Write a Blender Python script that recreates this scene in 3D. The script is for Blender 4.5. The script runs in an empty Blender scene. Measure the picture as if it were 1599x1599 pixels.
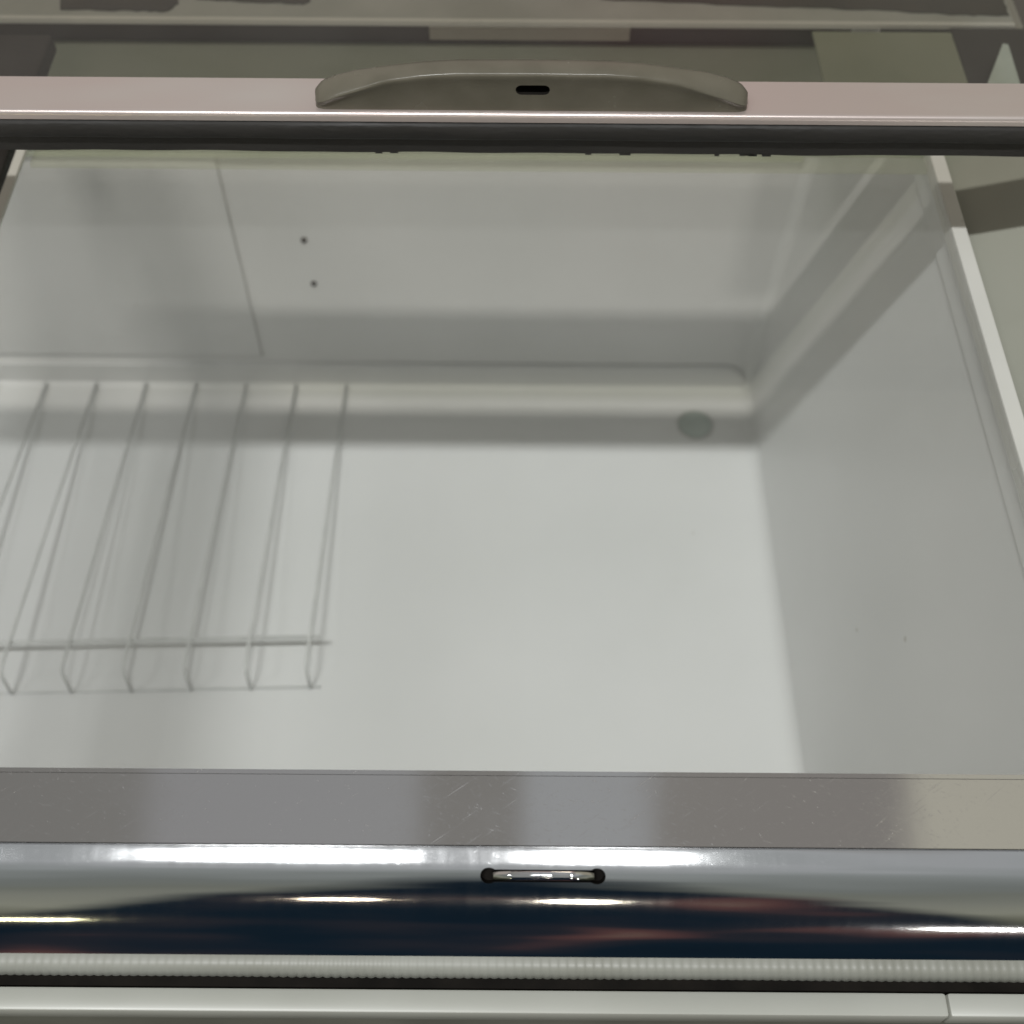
import bpy, bmesh, math, random
from mathutils import Vector, Matrix
R = math.radians
random.seed(4)
S = bpy.context.scene
C = S.collection
Z0 = 1.30                                   # height of the camera above the shop floor
def P(x, y, z): return Vector((x, y, z + Z0))   # z is given relative to the camera height

# ------------------------------------------------------------------ camera
cam_d = bpy.data.cameras.new('camera')
cam = bpy.data.objects.new('camera', cam_d); C.objects.link(cam)
cam_d.sensor_width = 36; cam_d.sensor_height = 36
cam_d.lens = 36 * 1900 / 1599
cam_d.clip_start = 0.02; cam_d.clip_end = 60
PITCH = 55.0
cam.matrix_world = (Matrix.Translation((0, 0, Z0)) @ Matrix.Rotation(R(90 - PITCH), 4, 'X')
                    @ Matrix.Rotation(R(0.42), 4, 'Z'))
cam_d.dof.use_dof = True
cam_d.dof.focus_distance = 0.50
cam_d.dof.aperture_fstop = 9.5
S.camera = cam
S.render.resolution_x = S.render.resolution_y = 1024

# ------------------------------------------------------------------ exposure
S.view_settings.view_transform = 'Standard'
S.view_settings.look = 'None'
S.view_settings.exposure = 0.0
S.view_settings.gamma = 1.0
S.view_settings.use_curve_mapping = False
S.render.engine = 'CYCLES'
S.cycles.max_bounces = 12
S.cycles.transparent_max_bounces = 16
S.cycles.use_denoising = True
S.cycles.sample_clamp_indirect = 6

# ------------------------------------------------------------------ surrounding shop light (world)
W = bpy.data.worlds.new('World'); S.world = W; W.use_nodes = True
wn, wl = W.node_tree.nodes, W.node_tree.links
wn.clear()
def N(nodes, typ, **kw):
    n = nodes.new(typ)
    for k, v in kw.items():
        if k == 'inputs':
            for i, val in v.items(): n.inputs[i].default_value = val
        else: setattr(n, k, v)
    return n
def ramp(nodes, stops, interp='LINEAR'):
    r = nodes.new('ShaderNodeValToRGB'); e = r.color_ramp.elements
    r.color_ramp.interpolation = interp
    while len(e) > 1: e.remove(e[-1])
    e[0].position = stops[0][0]; e[0].color = (*stops[0][1], 1)
    for p, c in stops[1:]:
        k = e.new(p); k.color = (*c, 1)
    return r
wo = N(wn, 'ShaderNodeOutputWorld'); wb = N(wn, 'ShaderNodeBackground')
wl.new(wb.outputs[0], wo.inputs[0])
tc = N(wn, 'ShaderNodeTexCoord'); sx = N(wn, 'ShaderNodeSeparateXYZ')
wl.new(tc.outputs['Generated'], sx.inputs[0])
def wm(op, a, b=None, c=None, clamp=False):
    m = N(wn, 'ShaderNodeMath', operation=op, use_clamp=clamp)
    for i, v in enumerate((a, b, c)):
        if v is None: continue
        if isinstance(v, (int, float)): m.inputs[i].default_value = v
        else: wl.new(v, m.inputs[i])
    return m.outputs[0]
X, Y, Zd = sx.outputs
# ceiling in front: fixtures and panels in a row across x
xr = wm('MULTIPLY_ADD', X, 1.0, 0.5)
def px(u): return 0.5 + (u - 800) / 1900 * 0.97
front = ramp(wn, [(px(-400), (.165, .162, .155)), (px(235), (.18, .177, .168)), (px(275), (.24, .242, .245)),
                  (px(650), (.25, .254, .256)), (px(668), (.187, .182, .172)), (px(812), (.187, .182, .172)),
                  (px(830), (.28, .29, .295)), (px(1005), (.28, .29, .295)), (px(1035), (.20, .192, .18)),
                  (px(1392), (.195, .185, .175)), (px(1400), (.37, .36, .305)), (px(1700), (.35, .34, .285))])
wl.new(xr, front.inputs[0])
# behind: bright ceiling that fades down to dark shop and the dark clothed onlooker
noi = N(wn, 'ShaderNodeTexNoise', inputs={'Scale': 5.0, 'Detail': 4.0})
wl.new(tc.outputs['Generated'], noi.inputs['Vector'])
noi2 = N(wn, 'ShaderNodeTexNoise', inputs={'Scale': 5.0, 'Detail': 1.5})
mapn = N(wn, 'ShaderNodeMapping'); mapn.inputs['Location'].default_value = (3.1, 1.7, .4); mapn.inputs['Scale'].default_value = (.8, .8, .45)
wl.new(tc.outputs['Generated'], mapn.inputs[0]); wl.new(mapn.outputs[0], noi2.inputs['Vector'])
back = ramp(wn, [(0.0, (.010, .012, .012)), (0.33, (.014, .016, .011)), (0.42, (.050, .050, .036)), (0.47, (.075, .073, .052)), (0.50, (.12, .12, .09)), (0.56, (.20, .20, .16)), (.66, (.17, .172, .145)), (.75, (.135, .140, .120)),
                 (0.81, (.138, .147, .138)), (0.895, (.205, .217, .212)), (0.95, (.28, .287, .29)), (1.0, (.22, .217, .212))])
ze = wm('MULTIPLY_ADD', Zd, 0.5, 0.5)
ze = wm('MULTIPLY_ADD', wm('SUBTRACT', noi2.outputs[0], 0.5), 0.22, ze)
wl.new(ze, back.inputs[0])
ny = wm('MAXIMUM', wm('MULTIPLY', Y, -1.0), 0.05)
az = wm('DIVIDE', X, ny)
az2 = wm('MULTIPLY', az, az)
thr = wm('MULTIPLY_ADD', az2, -4.6, 0.79)
thr = wm('MULTIPLY_ADD', wm('SUBTRACT', noi.outputs[0], 0.5), 0.30, thr)
dark = wm('MULTIPLY', wm('SUBTRACT', thr, Zd), 5.5, clamp=True)
dark = wm('MULTIPLY', dark, wm('MULTIPLY', wm('MULTIPLY', Y, -1.0), 8.0, clamp=True))
cloth = ramp(wn, [(0.0, (.002, .005, .009)), (0.48, (.005, .011, .018)), (0.60, (.015, .016, .021)), (0.68, (.075, .036, .034)), (0.78, (.18, .15, .11))])
wl.new(noi2.outputs[0], cloth.inputs[0])
def wmix(f, a, b):
    m = N(wn, 'ShaderNodeMix', data_type='RGBA'); wl.new(f, m.inputs[0])
    for s, v in ((m.inputs[6], a), (m.inputs[7], b)):
        if isinstance(v, tuple): s.default_value = v
        else: wl.new(v, s)
    return m.outputs[2]
m1 = wmix(dark, back.outputs[0], cloth.outputs[0])
fy = wm('MULTIPLY_ADD', Y, 8.0, 0.5, clamp=True)
fz = wm('MULTIPLY_ADD', Zd, 6.0, -0.6, clamp=True)
low_col = ramp(wn, [(.36, (.30, .265, .235)), (.50, (.31, .26, .24)), (.57, (.36, .22, .215)), (.66, (.33, .22, .20)), (.72, (.24, .22, .17))])
wl.new(xr, low_col.inputs[0])
fl = wm('MULTIPLY_ADD', Zd, 6.0, -3.9, clamp=True)
front_mix = wmix(fl, low_col.outputs[0], front.outputs[0])
fr = wmix(fz, (.05, .045, .04, 1), front_mix)
m2 = wmix(fy, m1, fr)
wl.new(m2, wb.inputs['Color']); wb.inputs['Strength'].default_value = 1.42

# ------------------------------------------------------------------ lamps (ceiling tubes of the shop, and one added fill tube)
def tube(name, x, y, z, sx_, sy_, watts, col, aim=(0.0, 0.45, -0.6)):
    l = bpy.data.lights.new(name, 'AREA'); l.shape = 'RECTANGLE'; l.size = sx_; l.size_y = sy_
    l.energy = watts; l.color = col
    o = bpy.data.objects.new(name, l); C.objects.link(o); o.location = P(x, y, z)
    d = (P(*aim) - o.location)
    yaw_free = Vector((0, d.y, d.z)).normalized()
    o.rotation_euler = (math.atan2(yaw_free.y, -yaw_free.z), 0, 0)
    return o
LAMP_Y, LAMP_Z = -0.705, 2.27
tube('added_fill_tube', -0.595, LAMP_Y, LAMP_Z, 0.50, 0.07, 40, (.99, 1.0, .995))
tube('added_fill_tube', 0.235, LAMP_Y, LAMP_Z, 0.27, 0.07, 23.5, (.99, 1.0, .995))
tube('added_fill_tube', -1.85, LAMP_Y, LAMP_Z, 0.70, 0.07, 11, (.99, 1.0, .995))  # unseen extra tube, added to put more light on the freezer floor
def far_lamp(u, v, w, h, watts, col, dist=5.0):
    # a ceiling lamp further back in the shop, along the direction the front rail mirrors it from
    s = (v - 1325) / 170.0
    t = R(105) - math.acos(s)
    al = R(PITCH) + math.atan((v - 800) / 1900)
    d = Vector(((u - 800) / 1900, math.cos(al), -math.sin(al))).normalized()
    n = Vector((0, -math.sin(t), math.cos(t)))
    r = d - 2 * d.dot(n) * n
    p = Vector((0, .14, -.45)) + r * dist
    return tube('shop_lamp', p.x, p.y, p.z, w, h, watts, col)
far_lamp(522, 1407, .20, .10, 3, (1, .82, .62), 4.5)
far_lamp(916, 1408, .15, .20, 8, (1, .9, .74), 4.5)
far_lamp(10, 1436, .26, .10, 5, (1, .9, .55), 4.5)
far_lamp(1596, 1440, .40, .12, 9, (1, .97, .92), 4.5)

# ------------------------------------------------------------------ materials
def principled(name, col, rough=.5, metal=0.0, spec=.5):
    m = bpy.data.materials.new(name); m.use_nodes = True
    b = m.node_tree.nodes['Principled BSDF']
    b.inputs['Base Color'].default_value = (*col, 1); b.inputs['Roughness'].default_value = rough
    b.inputs['Metallic'].default_value = metal; b.inputs['Specular IOR Level'].default_value = spec
    return m, m.node_tree.nodes, m.node_tree.links, b
def obj_coords(nodes, links, scale=(1, 1, 1), rot=(0, 0, 0)):
    t = nodes.new('ShaderNodeTexCoord'); mp = nodes.new('ShaderNodeMapping')
    mp.inputs['Scale'].default_value = scale; mp.inputs['Rotation'].default_value = rot
    links.new(t.outputs['Object'], mp.inputs[0]); return mp.outputs[0]
def noise(nodes, links, vec, scale, detail=4, rough=.5):
    n = nodes.new('ShaderNodeTexNoise'); n.inputs['Scale'].default_value = scale
    n.inputs['Detail'].default_value = detail; n.inputs['Roughness'].default_value = rough
    links.new(vec, n.inputs['Vector']); return n.outputs[0]
def mottled(name, c0, c1, scale=8, rough=(.4, .55), metal=0.0, spec=.5, stretch=(1, 1, 1), bump=0.0, lo=.35, hi=.65):
    m, n, l, b = principled(name, c0, rough[0], metal, spec)
    v = obj_coords(n, l, stretch); f = noise(n, l, v, scale)
    r = ramp(n, [(lo, c0), (hi, c1)]); l.new(f, r.inputs[0]); l.new(r.outputs[0], b.inputs['Base Color'])
    mr = n.new('ShaderNodeMapRange'); l.new(f, mr.inputs[0])
    mr.inputs[1].default_value = .3; mr.inputs[2].default_value = .7
    mr.inputs[3].default_value = rough[0]; mr.inputs[4].default_value = rough[1]; l.new(mr.outputs[0], b.inputs['Roughness'])
    if bump:
        bp = n.new('ShaderNodeBump'); bp.inputs['Strength'].default_value = bump; bp.inputs['Distance'].default_value = .001
        f2 = noise(n, l, v, scale * 12); l.new(f2, bp.inputs['Height']); l.new(bp.outputs[0], b.inputs['Normal'])
    return m
M = {}
# enamel liner with a few specks of dirt
m, n, l, b = principled('white_enamel', (.70, .70, .69), .38)
v = obj_coords(n, l); f = noise(n, l, v, 5, 5)
r = ramp(n, [(.3, (.665, .672, .66)), (.7, (.715, .718, .71))]); l.new(f, r.inputs[0])
vor = n.new('ShaderNodeTexVoronoi'); vor.inputs['Scale'].default_value = 13; l.new(v, vor.inputs['Vector'])
lt = n.new('ShaderNodeMath'); lt.operation = 'LESS_THAN'; l.new(vor.outputs['Distance'], lt.inputs[0])
ml = n.new('ShaderNodeMath'); ml.operation = 'MULTIPLY_ADD'; ml.inputs[1].default_value = .10; ml.inputs[2].default_value = -.068
sepc = n.new('ShaderNodeSeparateColor'); l.new(vor.outputs['Color'], sepc.inputs[0]); l.new(sepc.outputs[0], ml.inputs[0]); l.new(ml.outputs[0], lt.inputs[1])
mx = n.new('ShaderNodeMix'); mx.data_type = 'RGBA'; l.new(lt.outputs[0], mx.inputs[0]); l.new(r.outputs[0], mx.inputs[6]); mx.inputs[7].default_value = (.5, .49, .45, 1)
l.new(mx.outputs[2], b.inputs['Base Color'])
M['enamel'] = m
M['white_plastic'] = mottled('white_plastic', (.42, .425, .385), (.47, .475, .435), 9, (.3, .4))
M['trim_white'] = mottled('white_trim_plastic', (.54, .54, .505), (.60, .60, .565), 12, (.25, .35))
M['pale_plastic'] = mottled('pale_plastic', (.25, .25, .215), (.34, .345, .31), 14, (.35, .5))
M['grey_paint'] = mottled('grey_paint', (.19, .19, .16), (.225, .225, .19), 30, (.4, .5), bump=.05)
M['green_plastic'] = mottled('green_plastic', (.42, .455, .355), (.48, .505, .41), 12, (.4, .55), stretch=(1, 3, 3))
M['olive_plastic'] = mottled('olive_plastic', (.255, .262, .22), (.30, .305, .26), 10, (.35, .5))
M['shaded_green'] = mottled('shaded_green_plastic', (.15, .17, .12), (.19, .205, .15), 12, (.45, .6))  # green plastic with the shade of the rear corner put into its colour
M['black_rubber'] = mottled('black_rubber', (.010, .009, .008), (.022, .020, .018), 40, (.5, .8), stretch=(.3, 1, 1), bump=.4)
M['brown_dark'] = mottled('brown_dark', (.026, .019, .014), (.05, .036, .028), 10, (.5, .7), stretch=(1, 4, 4))
M['beige'] = mottled('beige_paper', (.50, .46, .38), (.56, .52, .43), 25, (.6, .8))
M['seam'] = mottled('grey_sealant', (.48, .48, .46), (.58, .58, .55), 60, (.6, .8))
M['drain'] = mottled('greenish_plastic', (.34, .40, .36), (.39, .45, .41), 60, (.35, .5))
M['wire'] = mottled('white_wire', (.58, .59, .575), (.66, .67, .65), 60, (.3, .45))
M['handle'] = mottled('brown_grey_plastic', (.118, .108, .083), (.138, .126, .098), 60, (.19, .28), bump=.06, spec=.3)
M['hole'] = mottled('dark_hole', (.010, .009, .008), (.016, .014, .012), 60, (.8, .9), spec=.05)
M['ledge'] = mottled('grey_ledge', (.245, .262, .232), (.31, .325, .295), 18, (.35, .5), metal=.1, bump=.1)
M['torn'] = mottled('torn_black_film', (.014, .015, .012), (.035, .032, .024), 35, (.35, .6), bump=.5)
M['alu'] = mottled('painted_sheen_aluminium', (.55, .475, .45), (.58, .55, .52), 3.3, (.28, .40), metal=.55, stretch=(1, 3, 3), bump=.03, lo=.40, hi=.56)  # patchy pink of the reflected surroundings is put into the base colour
# polished front rail: chrome with scuffs, hairline scratches and a slightly wavy surface
def steel(name, base, r0, r1, wav, scr, dig):
    m, n, l, b = principled(name, base, r0, 1.0)
    v = obj_coords(n, l, (1, 2.2, 2.2)); f = noise(n, l, v, 22, 8, .65)
    mr = n.new('ShaderNodeMapRange'); l.new(f, mr.inputs[0])
    mr.inputs[1].default_value = .45; mr.inputs[2].default_value = .75; mr.inputs[3].default_value = r0; mr.inputs[4].default_value = r1
    hair = noise(n, l, obj_coords(n, l, (9, 1.3, 1.3), (0, 0, .12)), 26, 5, .6)
    hr = n.new('ShaderNodeMapRange'); l.new(hair, hr.inputs[0])
    hr.inputs[1].default_value = .40; hr.inputs[2].default_value = .80; hr.inputs[3].default_value = 0; hr.inputs[4].default_value = .022
    ha = n.new('ShaderNodeMath'); ha.operation = 'ADD'; l.new(mr.outputs[0], ha.inputs[0]); l.new(hr.outputs[0], ha.inputs[1])
    total = ha.outputs[0]
    hsum = None
    for k, (ang, sc) in enumerate([(0.35, 26), (-0.6, 34), (1.1, 20)]):
        vv = obj_coords(n, l, (1, 1, 1), (ang * .4, ang * .3, ang))
        st = n.new('ShaderNodeMapping'); st.inputs['Scale'].default_value = (2, 60, 60); st.inputs['Location'].default_value = (k * 3.3, k, 0)
        l.new(vv, st.inputs[0]); q = noise(n, l, st.outputs[0], sc, 2, .4)
        rr = n.new('ShaderNodeMapRange'); rr.clamp = True; l.new(q, rr.inputs[0])
        rr.inputs[1].default_value = .66; rr.inputs[2].default_value = .80; rr.inputs[3].default_value = 0; rr.inputs[4].default_value = scr
        ad = n.new('ShaderNodeMath'); ad.operation = 'ADD'; l.new(total, ad.inputs[0]); l.new(rr.outputs[0], ad.inputs[1]); total = ad.outputs[0]
        if hsum is None: hsum = rr.outputs[0]
        else:
            a2 = n.new('ShaderNodeMath'); a2.operation = 'ADD'; l.new(hsum, a2.inputs[0]); l.new(rr.outputs[0], a2.inputs[1]); hsum = a2.outputs[0]
    l.new(total, b.inputs['Roughness'])
    wv = noise(n, l, obj_coords(n, l, (1, 1.6, 1.6)), 11, 2)
    b1 = n.new('ShaderNodeBump'); b1.inputs['Strength'].default_value = wav; b1.inputs['Distance'].default_value = .004; l.new(wv, b1.inputs['Height'])
    b2 = n.new('ShaderNodeBump'); b2.inputs['Strength'].default_value = dig; b2.inputs['Distance'].default_value = .0003
    l.new(hsum, b2.inputs['Height']); l.new(b1.outputs[0], b2.inputs['Normal']); l.new(b2.outputs[0], b.inputs['Normal'])
    return m
M['chrome'] = steel('scuffed_chrome', (.70, .71, .72), .058, .085, .012, .03, .0004)
M['steel'] = steel('scratched_steel', (.66, .65, .645), .06, .10, .006, .22, .02)
def glass(name, tint, dust, dustcol=(.8, .8, .78)):
    m = bpy.data.materials.new(name); m.use_nodes = True; n, l = m.node_tree.nodes, m.node_tree.links
    n.clear(); o = n.new('ShaderNodeOutputMaterial')
    tr = n.new('ShaderNodeBsdfTransparent'); tr.inputs[0].default_value = (*tint, 1)
    gl = n.new('ShaderNodeBsdfGlossy'); gl.inputs['Roughness'].default_value = .02
    fr = n.new('ShaderNodeFresnel'); fr.inputs['IOR'].default_value = 1.35
    ge = n.new('ShaderNodeNewGeometry'); fm = n.new('ShaderNodeMath'); fm.operation = 'MULTIPLY'
    iv = n.new('ShaderNodeMath'); iv.operation = 'SUBTRACT'; iv.inputs[0].default_value = 1.0; l.new(ge.outputs['Backfacing'], iv.inputs[1])
    l.new(fr.outputs[0], fm.inputs[0]); l.new(iv.outputs[0], fm.inputs[1])
    m1 = n.new('ShaderNodeMixShader'); l.new(fm.outputs[0], m1.inputs[0]); l.new(tr.outputs[0], m1.inputs[1]); l.new(gl.outputs[0], m1.inputs[2])
    df = n.new('ShaderNodeBsdfDiffuse'); df.inputs[0].default_value = (*dustcol, 1)
    q = noise(n, l, obj_coords(n, l), 9, 6, .6); mr = n.new('ShaderNodeMapRange'); l.new(q, mr.inputs[0])
    mr.inputs[1].default_value = .3; mr.inputs[2].default_value = .7; mr.inputs[3].default_value = dust * .5; mr.inputs[4].default_value = dust * 1.5
    m2 = n.new('ShaderNodeMixShader'); l.new(mr.outputs[0], m2.inputs[0]); l.new(m1.outputs[0], m2.inputs[1]); l.new(df.outputs[0], m2.inputs[2])
    l.new(m2.outputs[0], o.inputs[0]); return m
M['glass'] = glass('dusty_clear_glass', (.99, .993, .988), .022)
M['glass2'] = glass('dusty_green_glass', (.86, .84, .81), .015)
M['seal'] = glass('cloudy_green_seal', (.95, .955, .91), .10, (.62, .63, .53))

# ------------------------------------------------------------------ mesh helpers
def obj(name, bm, mat, parent=None, smooth=False, loc=None):
    me = bpy.data.meshes.new(name); bm.normal_update(); bm.to_mesh(me); bm.free()
    if smooth:
        for p in me.polygons: p.use_smooth = True
    o = bpy.data.objects.new(name, me); C.objects.link(o)
    if mat: me.materials.append(M[mat])
    if parent is not None:
        o.parent = parent
        o.matrix_parent_inverse = parent.matrix_basis.inverted()
    return o
def thing(name, label, cat, loc, group=None):
    o = bpy.data.objects.new(name, None); o.empty_display_size = .05; C.objects.link(o); o.location = loc
    o['label'] = label; o['category'] = cat
    if group: o['group'] = group
    return o
def box(bm, x0, x1, y0, y1, z0, z1, bev=0.0, seg=2):
    vs = [bm.verts.new(P(x, y, z)) for x in (x0, x1) for y in (y0, y1) for z in (z0, z1)]
    fs = [(0, 1, 3, 2), (4, 6, 7, 5), (0, 4, 5, 1), (2, 3, 7, 6), (0, 2, 6, 4), (1, 5, 7, 3)]
    faces = [bm.faces.new([vs[i] for i in f]) for f in fs]
    if bev:
        es = list({e for f in faces for e in f.edges})
        bmesh.ops.bevel(bm, geom=es, offset=bev, segments=seg, affect='EDGES', profile=.5)
    return bm
def boxo(name, dims, mat, parent, bev=0.0, smooth=False):
    return obj(name, box(bmesh.new(), *dims, bev=bev), mat, parent, smooth)
def extrude_x(bm, prof, x0, x1, nx=1, bend=None):
    """closed (y, z) profile swept along x"""
    rings = []
    for i in range(nx + 1):
        x = x0 + (x1 - x0) * i / nx
        rings.append([bm.verts.new(P(x, *(bend(x, y, z) if bend else (y, z)))) for y, z in prof])
    k = len(prof)
    for a, b_ in zip(rings[:-1], rings[1:]):
        for i in range(k): bm.faces.new((a[i], a[(i + 1) % k], b_[(i + 1) % k], b_[i]))
    bm.faces.new(rings[0][::-1]); bm.faces.new(rings[-1])
    bmesh.ops.recalc_face_normals(bm, faces=bm.faces)
    return bm
def tubes(bm, pts, rad, seg=10):
    """round wire along a polyline"""
    pts = [P(*p) for p in pts]; rings = []
    for i, p in enumerate(pts):
        a = pts[max(i - 1, 0)]; c = pts[min(i + 1, len(pts) - 1)]
        t = (c - a).normalized()
        up = Vector((1, 0, 0)) if abs(t.x) < .9 else Vector((0, 0, 1))
        s = t.cross(up).normalized(); w = s.cross(t)
        rings.append([bm.verts.new(p + rad * (math.cos(2 * math.pi * j / seg) * s + math.sin(2 * math.pi * j / seg) * w)) for j in range(seg)])
    for a, b_ in zip(rings[:-1], rings[1:]):
        for j in range(seg): bm.faces.new((a[j], a[(j + 1) % seg], b_[(j + 1) % seg], b_[j]))
    bm.faces.new(rings[0][::-1]); bm.faces.new(rings[-1])
    bmesh.ops.recalc_face_normals(bm, faces=bm.faces)
    return bm
def cut(o, cutter):
    md = o.modifiers.new('cut', 'BOOLEAN'); md.object = cutter; md.operation = 'DIFFERENCE'; md.solver = 'EXACT'; md.material_mode = 'TRANSFER'
    dg = bpy.context.evaluated_depsgraph_get()
    me = bpy.data.meshes.new_from_object(o.evaluated_get(dg)); o.modifiers.clear(); o.data = me
    bpy.data.objects.remove(cutter)
def capsule(center, axis_n, length, rad, depth, seg=10):
    """stadium prism: long axis x, pointing along axis_n; centre on the surface"""
    bm = bmesh.new(); n_ = Vector(axis_n).normalized(); s = Vector((1, 0, 0)); t = n_.cross(s)
    h = length / 2 - rad; ring = []
    for side in (1, -1):
        for k in range(seg + 1):
            a = -math.pi / 2 + math.pi * k / seg
            ring.append((side * (h + rad * math.cos(a)), side * rad * math.sin(a)))
    c = P(*center)
    lo = [bm.verts.new(c + s * a + t * b_ - n_ * depth) for a, b_ in ring]
    hi = [bm.verts.new(c + s * a + t * b_ + n_ * depth * .8) for a, b_ in ring]
    k = len(ring)
    for i in range(k): bm.faces.new((lo[i], lo[(i + 1) % k], hi[(i + 1) % k], hi[i]))
    bm.faces.new(lo[::-1]); bm.faces.new(hi)
    bmesh.ops.recalc_face_normals(bm, faces=bm.faces)
    return bm
def autosmooth(o, ang=40):
    me = o.data; bm = bmesh.new(); bm.from_mesh(me)
    for f in bm.faces: f.smooth = True
    for e in bm.edges:
        if len(e.link_faces) == 2 and e.calc_face_angle(0) > R(ang): e.smooth = False
    bm.to_mesh(me); bm.free()

# ------------------------------------------------------------------ the freezer cabinet
XL, XR, YF, YB, ZF = -0.80, 0.217, 0.1765, 0.740, -0.850
frz = thing('chest_freezer', 'empty white chest freezer with a pale enamel liner under sliding glass lids', 'freezer', P(-.25, .45, -Z0))
# liner: open box with rounded inside corners
bm = bmesh.new(); box(bm, XL, XR, YF, YB, ZF, -0.452)
top = [f for f in bm.faces if f.calc_center_median().z > P(0, 0, -.46).z]
bmesh.ops.delete(bm, geom=top, context='FACES_ONLY')
for q in bm.verts:
    if q.co.x > 0 and q.co.z > P(0, 0, -.5).z: q.co.x = XR + .0140; q.co.z = P(0, 0, -.4560).z
es = [e for e in bm.edges if len(e.link_faces) == 2]
bmesh.ops.bevel(bm, geom=es, offset=.011, segments=5, affect='EDGES', profile=.5)
bmesh.ops.recalc_face_normals(bm, faces=bm.faces)
liner = obj('liner', bm, 'enamel', frz); autosmooth(liner, 60)
# outer cabinet: a shell of four sides and a bottom
bm = bmesh.new()
box(bm, XL - .06, XR + .11, .1160, .1225, -1.24, -.5115)
box(bm, XL - .06, XR + .11, YB + .06, YB + .066, -1.24, -.47)
box(bm, XL - .066, XL - .06, .1160, YB + .066, -1.24, -.47)
box(bm, XR + .11, XR + .116, .1160, YB + .066, -1.24, -.47)
box(bm, XL - .066, XR + .116, .1160, YB + .066, -1.26, -1.24)
obj('cabinet_shell', bm, 'grey_paint', frz)
# front rim: white edge bar in two lengths, dark groove, ribbed seal
XJ = (1491 - 800) / 1900 * .483
bm = bmesh.new()
box(bm, XL - .07, XJ - .0003, .1139, .1231, -.522, -.5098, bev=.0012)
box(bm, XJ + .0003, XR + .12, .1139, .1231, -.522, -.5098, bev=.0012)
rim = obj('rim_bar', bm, 'white_plastic', frz); autosmooth(rim)
boxo('groove', (XL - .06, XR + .11, .1233, .16, -.536, -.5205), 'hole', frz)
bm = bmesh.new()
prof_h = []
nr = int((XR + .10 - (XL - .05)) / .0036)
secs = []
for i in range(nr * 4 + 1):
    x = XL - .05 + i * .0009
    k = abs(math.sin(math.pi * i / 4.0))
    amp = .0006 * k * (.75 + .25 * math.sin(x * 17) * math.sin(x * 41 + 1))
    ring = [(.1302, -.5203), (.1294 - amp, -.5171), (.1308 - amp * .8, -.5137 + amp * .2), (.1339, -.5124 + amp * .5), (.1396, -.5124 + amp * .3), (.1470, -.5134), (.1470, -.5203)]
    secs.append([bm.verts.new(P(x, *q)) for q in ring])
for a, b_ in zip(secs[:-1], secs[1:]):
    for j in range(len(a)): bm.faces.new((a[j], a[(j + 1) % len(a)], b_[(j + 1) % len(a)], b_[j]))
bm.faces.new(secs[0][::-1]); bm.faces.new(secs[-1]); bmesh.ops.recalc_face_normals(bm, faces=bm.faces)
gk = obj('ribbed_seal', bm, 'pale_plastic', frz); autosmooth(gk, 50)
boxo('front_rim', (XL - .05, XR + .10, .1475, YF - .001, -.53, -.4805), 'pale_plastic', frz)
# back wall: access panel with a sealed joint, screw holes, low kick strip
xp = -.225
pan = boxo('access_panel', (XL + .02, xp, YB - .0020, YB + .002, -.8135, -.50), 'enamel', frz, bev=.001)
bm = bmesh.new()
tubes(bm, [(xp + .0005, YB - .0006, -.50), (xp + .0005, YB - .0006, -.8140), (XL + .02, YB - .0006, -.8140)], .0009, 8)
obj('joint_sealant', bm, 'seam', pan)
for x, z in ((-.169, -.677), (-.1673, -.725)):
    bm = bmesh.new()
    bmesh.ops.create_cone(bm, cap_ends=True, segments=16, radius1=.0027, radius2=.0022, depth=.003,
                          matrix=Matrix.Translation(P(x, YB - .0002, z)) @ Matrix.Rotation(R(90), 4, 'X'))
    obj('screw', bm, 'brown_dark', frz)
bm = bmesh.new()   # kick strip with a rounded end
pts = [(XL + .02, -.849), (.2125, -.849)]
for k in range(7):
    a = R(90 * k / 6); pts.append((.2125 - .022 * (1 - math.cos(a)), -.8435 + .021 * math.sin(a)))
pts.append((XL + .02, -.8225))
fr = [bm.verts.new(P(x, YB - .004, z)) for x, z in pts]; bk = [bm.verts.new(P(x, YB + .001, z)) for x, z in pts]
bm.faces.new(fr)
for i in range(len(fr)):
    j = (i + 1) % len(fr); bm.faces.new((fr[i], bk[i], bk[j], fr[j]))
bmesh.ops.recalc_face_normals(bm, faces=bm.faces)
bmesh.ops.bevel(bm, geom=[e for e in bm.edges if all(abs(q.co.y - (YB - .004)) < 1e-5 for q in e.verts)], offset=.002, segments=3, affect='EDGES')
ks = obj('kick_strip', bm, 'enamel', frz); autosmooth(ks, 60)
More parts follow.
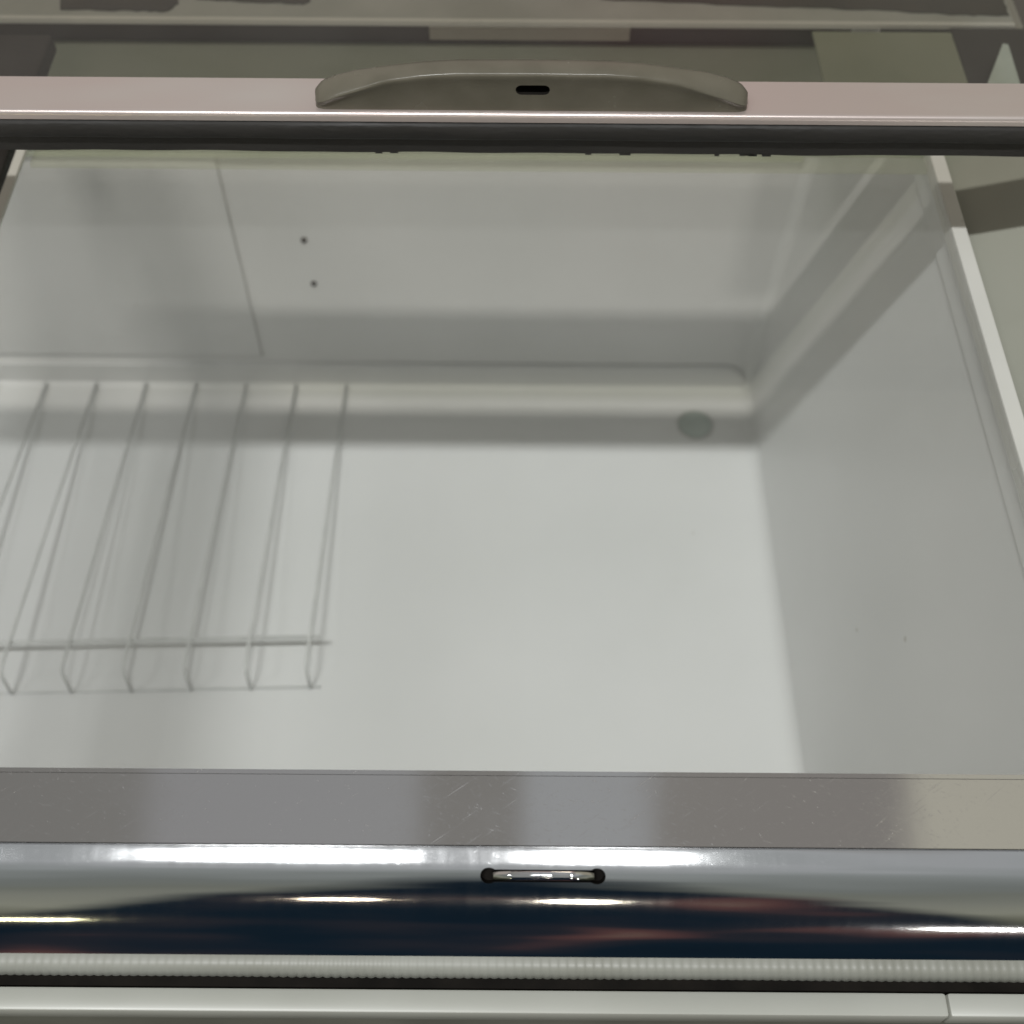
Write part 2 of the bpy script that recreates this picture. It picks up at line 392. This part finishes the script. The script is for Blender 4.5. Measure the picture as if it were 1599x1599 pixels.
# breaker strip at the top of the back wall, dark recess above, ledge with torn film
boxo('breaker_strip', (XL + .01, XR - .002, YB - .006, YB + .002, -.592, -.496), 'green_plastic', frz, bev=.001)
boxo('shade_strip', (XL + .01, XR + .10, YB - .003, YB + .004, -.496, -.457), 'brown_dark', frz)  # dark slab; the shade of the gap under the ledge is its colour
led = boxo('rear_ledge', (XL - .05, XR + .10, .700, YB + .064, -.4570, -.4535), 'ledge', frz, bev=.0008)
bm = box(bmesh.new(), XL - .05, XR + .10, .6968, .6998, -.4575, -.4530, bev=.0009)
obj('edge_trim', bm, 'white_plastic', led)
boxo('name_strip', (-.058, .077, YB - .0052, YB - .0032, -.492, -.468), 'beige', frz)
def torn(poly, name='torn_film'):
    bm = bmesh.new(); pp = []
    for (x0, y0), (x1, y1) in zip(poly, poly[1:] + poly[:1]):
        for k in range(8):
            t = k / 8; j = .0009 if y0 < .73 or y1 < .73 else 0
            pp.append((x0 + (x1 - x0) * t + random.uniform(-j, j), y0 + (y1 - y0) * t + random.uniform(-j, j)))
    a = [bm.verts.new(P(x, y, -.4527)) for x, y in pp]; b_ = [bm.verts.new(P(x, y, -.4533)) for x, y in pp]
    bm.faces.new(a)
    for i in range(len(a)):
        j = (i + 1) % len(a); bm.faces.new((a[i], b_[i], b_[j], a[j]))
    bmesh.ops.recalc_face_normals(bm, faces=bm.faces)
    return obj(name, bm, 'torn', led)
torn([(-.290, .7065), (-.245, .7050), (-.222, .7048), (-.216, .715), (-.222, .745), (-.30, .745)])
torn([(-.205, .719), (-.150, .7145), (-.136, .7135), (-.132, .718), (-.137, .745), (-.21, .745)])
torn([(.055, .722), (.14, .7165), (.22, .7125), (.285, .7075), (.315, .706), (.315, .745), (.05, .745)])
# sides: right wall ledge, rim, corner pieces, and the bar between the lid bays
bm = bmesh.new()
vs = [(XR + .0172, -.470), (XR + .0172, -.4400), (XR + .0200, -.4370), (XR + .085, -.408), (XR + .116, -.408), (XR + .116, -.470)]
a = [bm.verts.new(P(x, .1845, z)) for x, z in vs]; b_ = [bm.verts.new(P(x, .585, z)) for x, z in vs]
for i in range(6): bm.faces.new((a[i], a[(i + 1) % 6], b_[(i + 1) % 6], b_[i]))
bm.faces.new(a[::-1]); bm.faces.new(b_); bmesh.ops.recalc_face_normals(bm, faces=bm.faces)
obj('side_rim', bm, 'olive_plastic', frz)
boxo('wall_cap', (.2288, .2336, .1828, .6040, -.4590, -.4387), 'enamel', frz)
boxo('corner_block', (XR + .0585, XR + .116, .587, .695, -.470, -.4545), 'black_rubber', frz)
boxo('corner_plate', (XR - .030, XR + .0580, .605, .690, -.4555, -.4538), 'shaded_green', frz, bev=.001)
bm = bmesh.new()
tri = [(.2707, .603), (.296, .603), (.2985, .6565), (.2955, .6575)]
a = [bm.verts.new(P(x, y, -.440)) for x, y in tri]; b_ = [bm.verts.new(P(x, y, -.452)) for x, y in tri]
bm.faces.new(a); bm.faces.new(b_[::-1])
for i in range(4): bm.faces.new((a[i], b_[i], b_[(i + 1) % 4], a[(i + 1) % 4]))
bmesh.ops.recalc_face_normals(bm, faces=bm.faces)
obj('corner_wedge', bm, 'drain', frz)
boxo('bay_bar', (-.378, -.2750, .19, .500, -.4430, -.4355), 'alu', frz, bev=.002)
boxo('bay_track', (-.350, -.2790, .5005, .655, -.4480, -.4365), 'black_rubber', frz, bev=.002)
# drain plug in the floor
dx, dy = .1640, .692
bm = bmesh.new()
prof = [(0, .0045), (.009, .0042), (.0125, .0034), (.0145, .0018), (.0150, .0002)]
rings = []
for rr, zz in prof[1:]:
    rings.append([bm.verts.new(P(dx + rr * math.cos(2 * math.pi * k / 40), dy + rr * math.sin(2 * math.pi * k / 40), ZF + zz)) for k in range(40)])
c = bm.verts.new(P(dx, dy, ZF + prof[0][1]))
for k in range(40): bm.faces.new((c, rings[0][k], rings[0][(k + 1) % 40]))
for a, b_ in zip(rings[:-1], rings[1:]):
    for k in range(40): bm.faces.new((a[k], b_[k], b_[(k + 1) % 40], a[(k + 1) % 40]))
bmesh.ops.recalc_face_normals(bm, faces=bm.faces)
dp = obj('drain_plug', bm, 'drain', frz, smooth=True)
bm = bmesh.new()
tubes(bm, [(dx + .0160 * math.cos(2 * math.pi * k / 40), dy + .0160 * math.sin(2 * math.pi * k / 40), ZF + .0002) for k in range(41)], .0011, 6)
obj('ring', bm, 'seam', dp)

# ------------------------------------------------------------------ the near (lower) lid
low = thing('sliding_lid', 'near clear glass lid with a scuffed chrome front rail and flat steel strip', 'freezer lid', P(-.02, .13, -.475), 'sliding glass lids of the freezer')
LX0, LX1 = -.60, .36
def to_v(y, z): return 800 + 1900 * math.tan(math.atan2(-z, y) - R(PITCH))
py_, pz_ = .1530, -.4305
dl = Vector((LAMP_Y - .1475, LAMP_Z + .431)).normalized(); dv = Vector((.1475, -.431)).normalized()
hv = dl - dv; TL = math.degrees(math.atan2(-hv.x, hv.y))      # tilt at which the rail mirrors the tubes
tab = [(1300, TL - 3), (1326, TL - 2.2), (1330, TL - .5), (1347, TL + .5), (1353, TL + 3), (1368, 30), (1407, 44), (1440, 55), (1470, 66), (1530, 80)]
prof = [(py_, pz_)]; t = TL - 3; slot = None; n_ = 0
while to_v(py_, pz_) < 1494.5 and n_ < 6000:
    v_ = to_v(py_, pz_)
    for (v0, t0), (v1, t1) in zip(tab[:-1], tab[1:]):
        if v0 <= v_ <= v1: t = t0 + (t1 - t0) * (v_ - v0) / (v1 - v0)
    py_ -= .00002 * math.cos(R(t)); pz_ -= .00002 * math.sin(R(t)); n_ += 1
    if n_ % 22 == 0: prof.append((py_, pz_))
    if slot is None and v_ > 1368: slot = (py_, pz_, R(t))
prof += [(py_, pz_), (py_ + .0006, pz_ - .0010), (py_ + .0030, pz_ - .0016)]
print('limb', py_, pz_, t, n_, TL)
prof += [(.150, -.480), (.172, -.480), (.172, -.4315), (.1533, -.4315)]
bm = extrude_x(bmesh.new(), prof, LX0, LX1)
rail = obj('front_rail', bm, 'chrome', low)
ts = slot[2]; nx_, ny_, nz_ = 0, -math.sin(ts), math.cos(ts)
sc_ = (.0121, slot[0], slot[1])
cut(rail, obj('cutter', capsule(sc_, (0, ny_, nz_), .0420, .0022, .005), 'hole'))
for k in (-1, 1):
    cut(rail, obj('cutter', capsule((sc_[0] + k * .0195, sc_[1], sc_[2]), (0, ny_, nz_), .0062, .0028, .006), 'hole'))
autosmooth(rail, 12)
bm = bmesh.new()
q = [(x, sc_[1] + .0013 * math.sin(ts), sc_[2] - .0013 * math.cos(ts)) for x in (-.0058, .004, .0042, .0118, .012, .022, .0222, .0305)]
tubes(bm, q, .0021, 14)
lb = obj('lock_bar', bm, 'chrome', rail, smooth=True)
bm = bmesh.new()
tubes(bm, [(x, q[0][1], q[0][2]) for x in (.0005, .0078)], .00215, 14); tubes(bm, [(x, q[0][1], q[0][2]) for x in (.0150, .0222)], .00215, 14)
obj('collar', bm, 'steel', lb)
# flat strip with a small step to the crease, and a thin upturned back edge
boxo('flat_strip', (LX0, LX1, .1536, .1802, -.4314, -.4296), 'steel', low)
boxo('edge_bead', (LX0, LX1, .1804, .1822, -.4316, -.4296), 'steel', low)
boxo('glass_pane', (-.2698, .2242, .1825, .5465, -.4350, -.4310), 'glass', low)
for x0, x1, zb_ in ((-.2700, -.2648, -.4312), (.2252, .2330, -.4384)):
    t_ = obj('side_trim', box(bmesh.new(), x0, x1, .1825, .5465, zb_, -.4280, bev=.0008), 'trim_white', low)
boxo('rear_bar', (-.2735, .262, .5470, .5830, -.4380, -.4280), 'green_plastic', low, bev=.0015)
boxo('cloudy_seal', (-.2645, .2284, .5345, .5465, -.4385, -.4360), 'seal', low)

# ------------------------------------------------------------------ the far (upper) lid
upl = thing('sliding_lid', 'far glass lid slid back, with an aluminium bar with painted pink sheen, black rubber lip and brown grip', 'freezer lid', P(0, .51, -.40), 'sliding glass lids of the freezer')
UX0, UX1 = -.50, 0.2862
bm = extrude_x(bmesh.new(), [(.4491, -.3416)] + [(.4491 + .0022 * (1 - math.sin(R(a_))), -.3397 + .0022 * math.cos(R(a_))) for a_ in (90, 75, 60, 48, 38, 30, 24, 19, 15, 10, 5, 0)] + [ (.4740, -.3375), (.4750, -.3386), (.4750, -.3555), (0.4527, -0.3555), (0.4527, -0.34155)], UX0, UX1)
ub = obj('front_bar', bm, 'alu', upl); autosmooth(ub, 30)
bm = bmesh.new()
lip = [(0.45216, -0.342), (0.44928, -0.34218), (0.44775, -0.34335), (0.44748, -0.3492), (0.44865, -0.35055), (0.45, -0.35145), (0.45, -0.35865), (0.45108, -0.35955), (0.45216, -0.3591)]
def wob(x, y, z): return (y + 0.00027 * math.sin(x * 61) * math.sin(x * 23 + 1), z + (0.00027 * math.sin(x * 90 + 2) * math.sin(x * 37) if z < -0.3564 else 0))
extrude_x(bm, lip, UX0, UX1, 160, wob)
for k in range(9):   # frayed crumbs along the lower edge
    x = random.choice([random.uniform(-0.0675, -.05), random.uniform(.02, .05), random.uniform(.09, .12)])
    box(bm, x, x + random.uniform(0.0018, 0.0054), 0.4502, 0.4512, -0.3594 - random.uniform(.0000, .0005), -0.3585)
lp = obj('rubber_lip', bm, 'black_rubber', upl); autosmooth(lp, 50)
boxo('glass_pane', (UX0, UX1, 0.4755, 0.80, -0.35145, -0.34785), 'glass2', upl)
# grip: lofted along x, hollow front face under a rounded top
bm = bmesh.new()
hx0, hx1, ns = -0.08775, 0.10215, 60
secs = []
for i in range(ns + 1):
    s = -1 + 2 * i / ns
    x = (hx0 + hx1) / 2 + (hx1 - hx0) / 2 * math.copysign(1 - (1 - abs(s)) ** 1.35, s)
    w = abs(2 * (x - (hx0 + hx1) / 2) / (hx1 - hx0))
    def at(tab):
        for (w0, h0), (w1, h1) in zip(tab[:-1], tab[1:]):
            if w0 <= w <= w1: return h0 + (h1 - h0) * (w - w0) / (w1 - w0)
    hb = at([(0, .0206), (.35, .0203), (.50, .0192), (.62, .0177), (.8, .0148), (.9, .0120), (.97, .0090), (1.001, .0062)])
    hl = at([(0, .0199), (.35, .0197), (.50, .0186), (.67, .0160), (.79, .0118), (.90, .0082), (.97, .0054), (1.001, .0035)])
    e = 1 - math.sqrt(max(0, 1 - max(0, (w - .94) / .06) ** 2))
    zb = -.33777
    yf = .4500 + .0040 * e; yk = .4628 - .0034 * e; yb_ = .4520 + .0022 * e
    ring = [(yb_, zb), (yb_ - .0001, zb + hl * .3), (yf + .0014, zb + hl * .6), (yf + .0006, zb + hl * .85),
            (yf, zb + hl * .94), (yf + .0002, zb + hl * .985), (yf + .0008, zb + hl + .0003), (yf + .0016, zb + hl + (hb - hl) * .15 + .0005),
            (yf + (yk - yf) * .55, zb + hl + (hb - hl) * .75 + .0004), (yf + (yk - yf) * .78, zb + hb), (yk - .0010, zb + hb * .93), (yk - .0002, zb + hb * .7), (yk, zb)]
    secs.append([bm.verts.new(P(x, *q)) for q in ring])
for a, b_ in zip(secs[:-1], secs[1:]):
    for j in range(len(a)): bm.faces.new((a[j], a[(j + 1) % len(a)], b_[(j + 1) % len(a)], b_[j]))
bm.faces.new(secs[0][::-1]); bm.faces.new(secs[-1]); bmesh.ops.recalc_face_normals(bm, faces=bm.faces)
grip = obj('grip', bm, 'handle', upl)
cut(grip, obj('cutter', capsule((0.00765, 0.4530, -0.3262), (0, -1, -.12), 0.01485, 0.00261, 0.0045), 'hole'))
autosmooth(grip, 70)
obj('lock_slot', capsule((0.00765, 0.4568, -0.3262), (0, -1, -.12), 0.0144, 0.00243, 0.00054), 'hole', grip)


# ------------------------------------------------------------------ the wire rack on the freezer floor
rack = thing('wire_rack', 'white coated wire rack of bent parallel wires lying on the white freezer floor', 'rack', P(-.3, .57, ZF))
rot = R(-1.7)
def rk(x, y, z):
    cx, cy = -.155, .428
    return (cx + (x - cx) * math.cos(rot) - (y - cy) * math.sin(rot) * .3, cy + (x - cx) * math.sin(rot) * -1 + (y - cy), z)
rw = .0013
for i in range(11):
    x = -.1545 - .0458 * i
    bm = bmesh.new()
    a = rk(x, .428, 0); yb = .733
    pts = [(a[0], a[1] - .0016, ZF + .0022), (a[0], a[1], ZF + .0250), (a[0], a[1] + .0015, ZF + .0290), (a[0], a[1] + .0045, ZF + .0315), (a[0] + .0001, a[1] + .010, ZF + .0318),
           (a[0] + .001, .58, ZF + .0190), (a[0] + .0020, yb, ZF + .0040)]
    tubes(bm, pts, rw, 10)
    o = obj('wire', bm, 'wire', rack, smooth=True)
for nm, y, z, r_ in (('cross_bar', .4570, ZF + .0270, .0017), ('foot_bar', .4275, ZF + .0014, .0009)):
    bm = bmesh.new(); a = rk(-.147, y, 0); c_ = rk(-.64, y, 0)
    tubes(bm, [(a[0], a[1], z), (c_[0], c_[1], z)], r_, 10)
    obj(nm, bm, 'wire', rack, smooth=True)
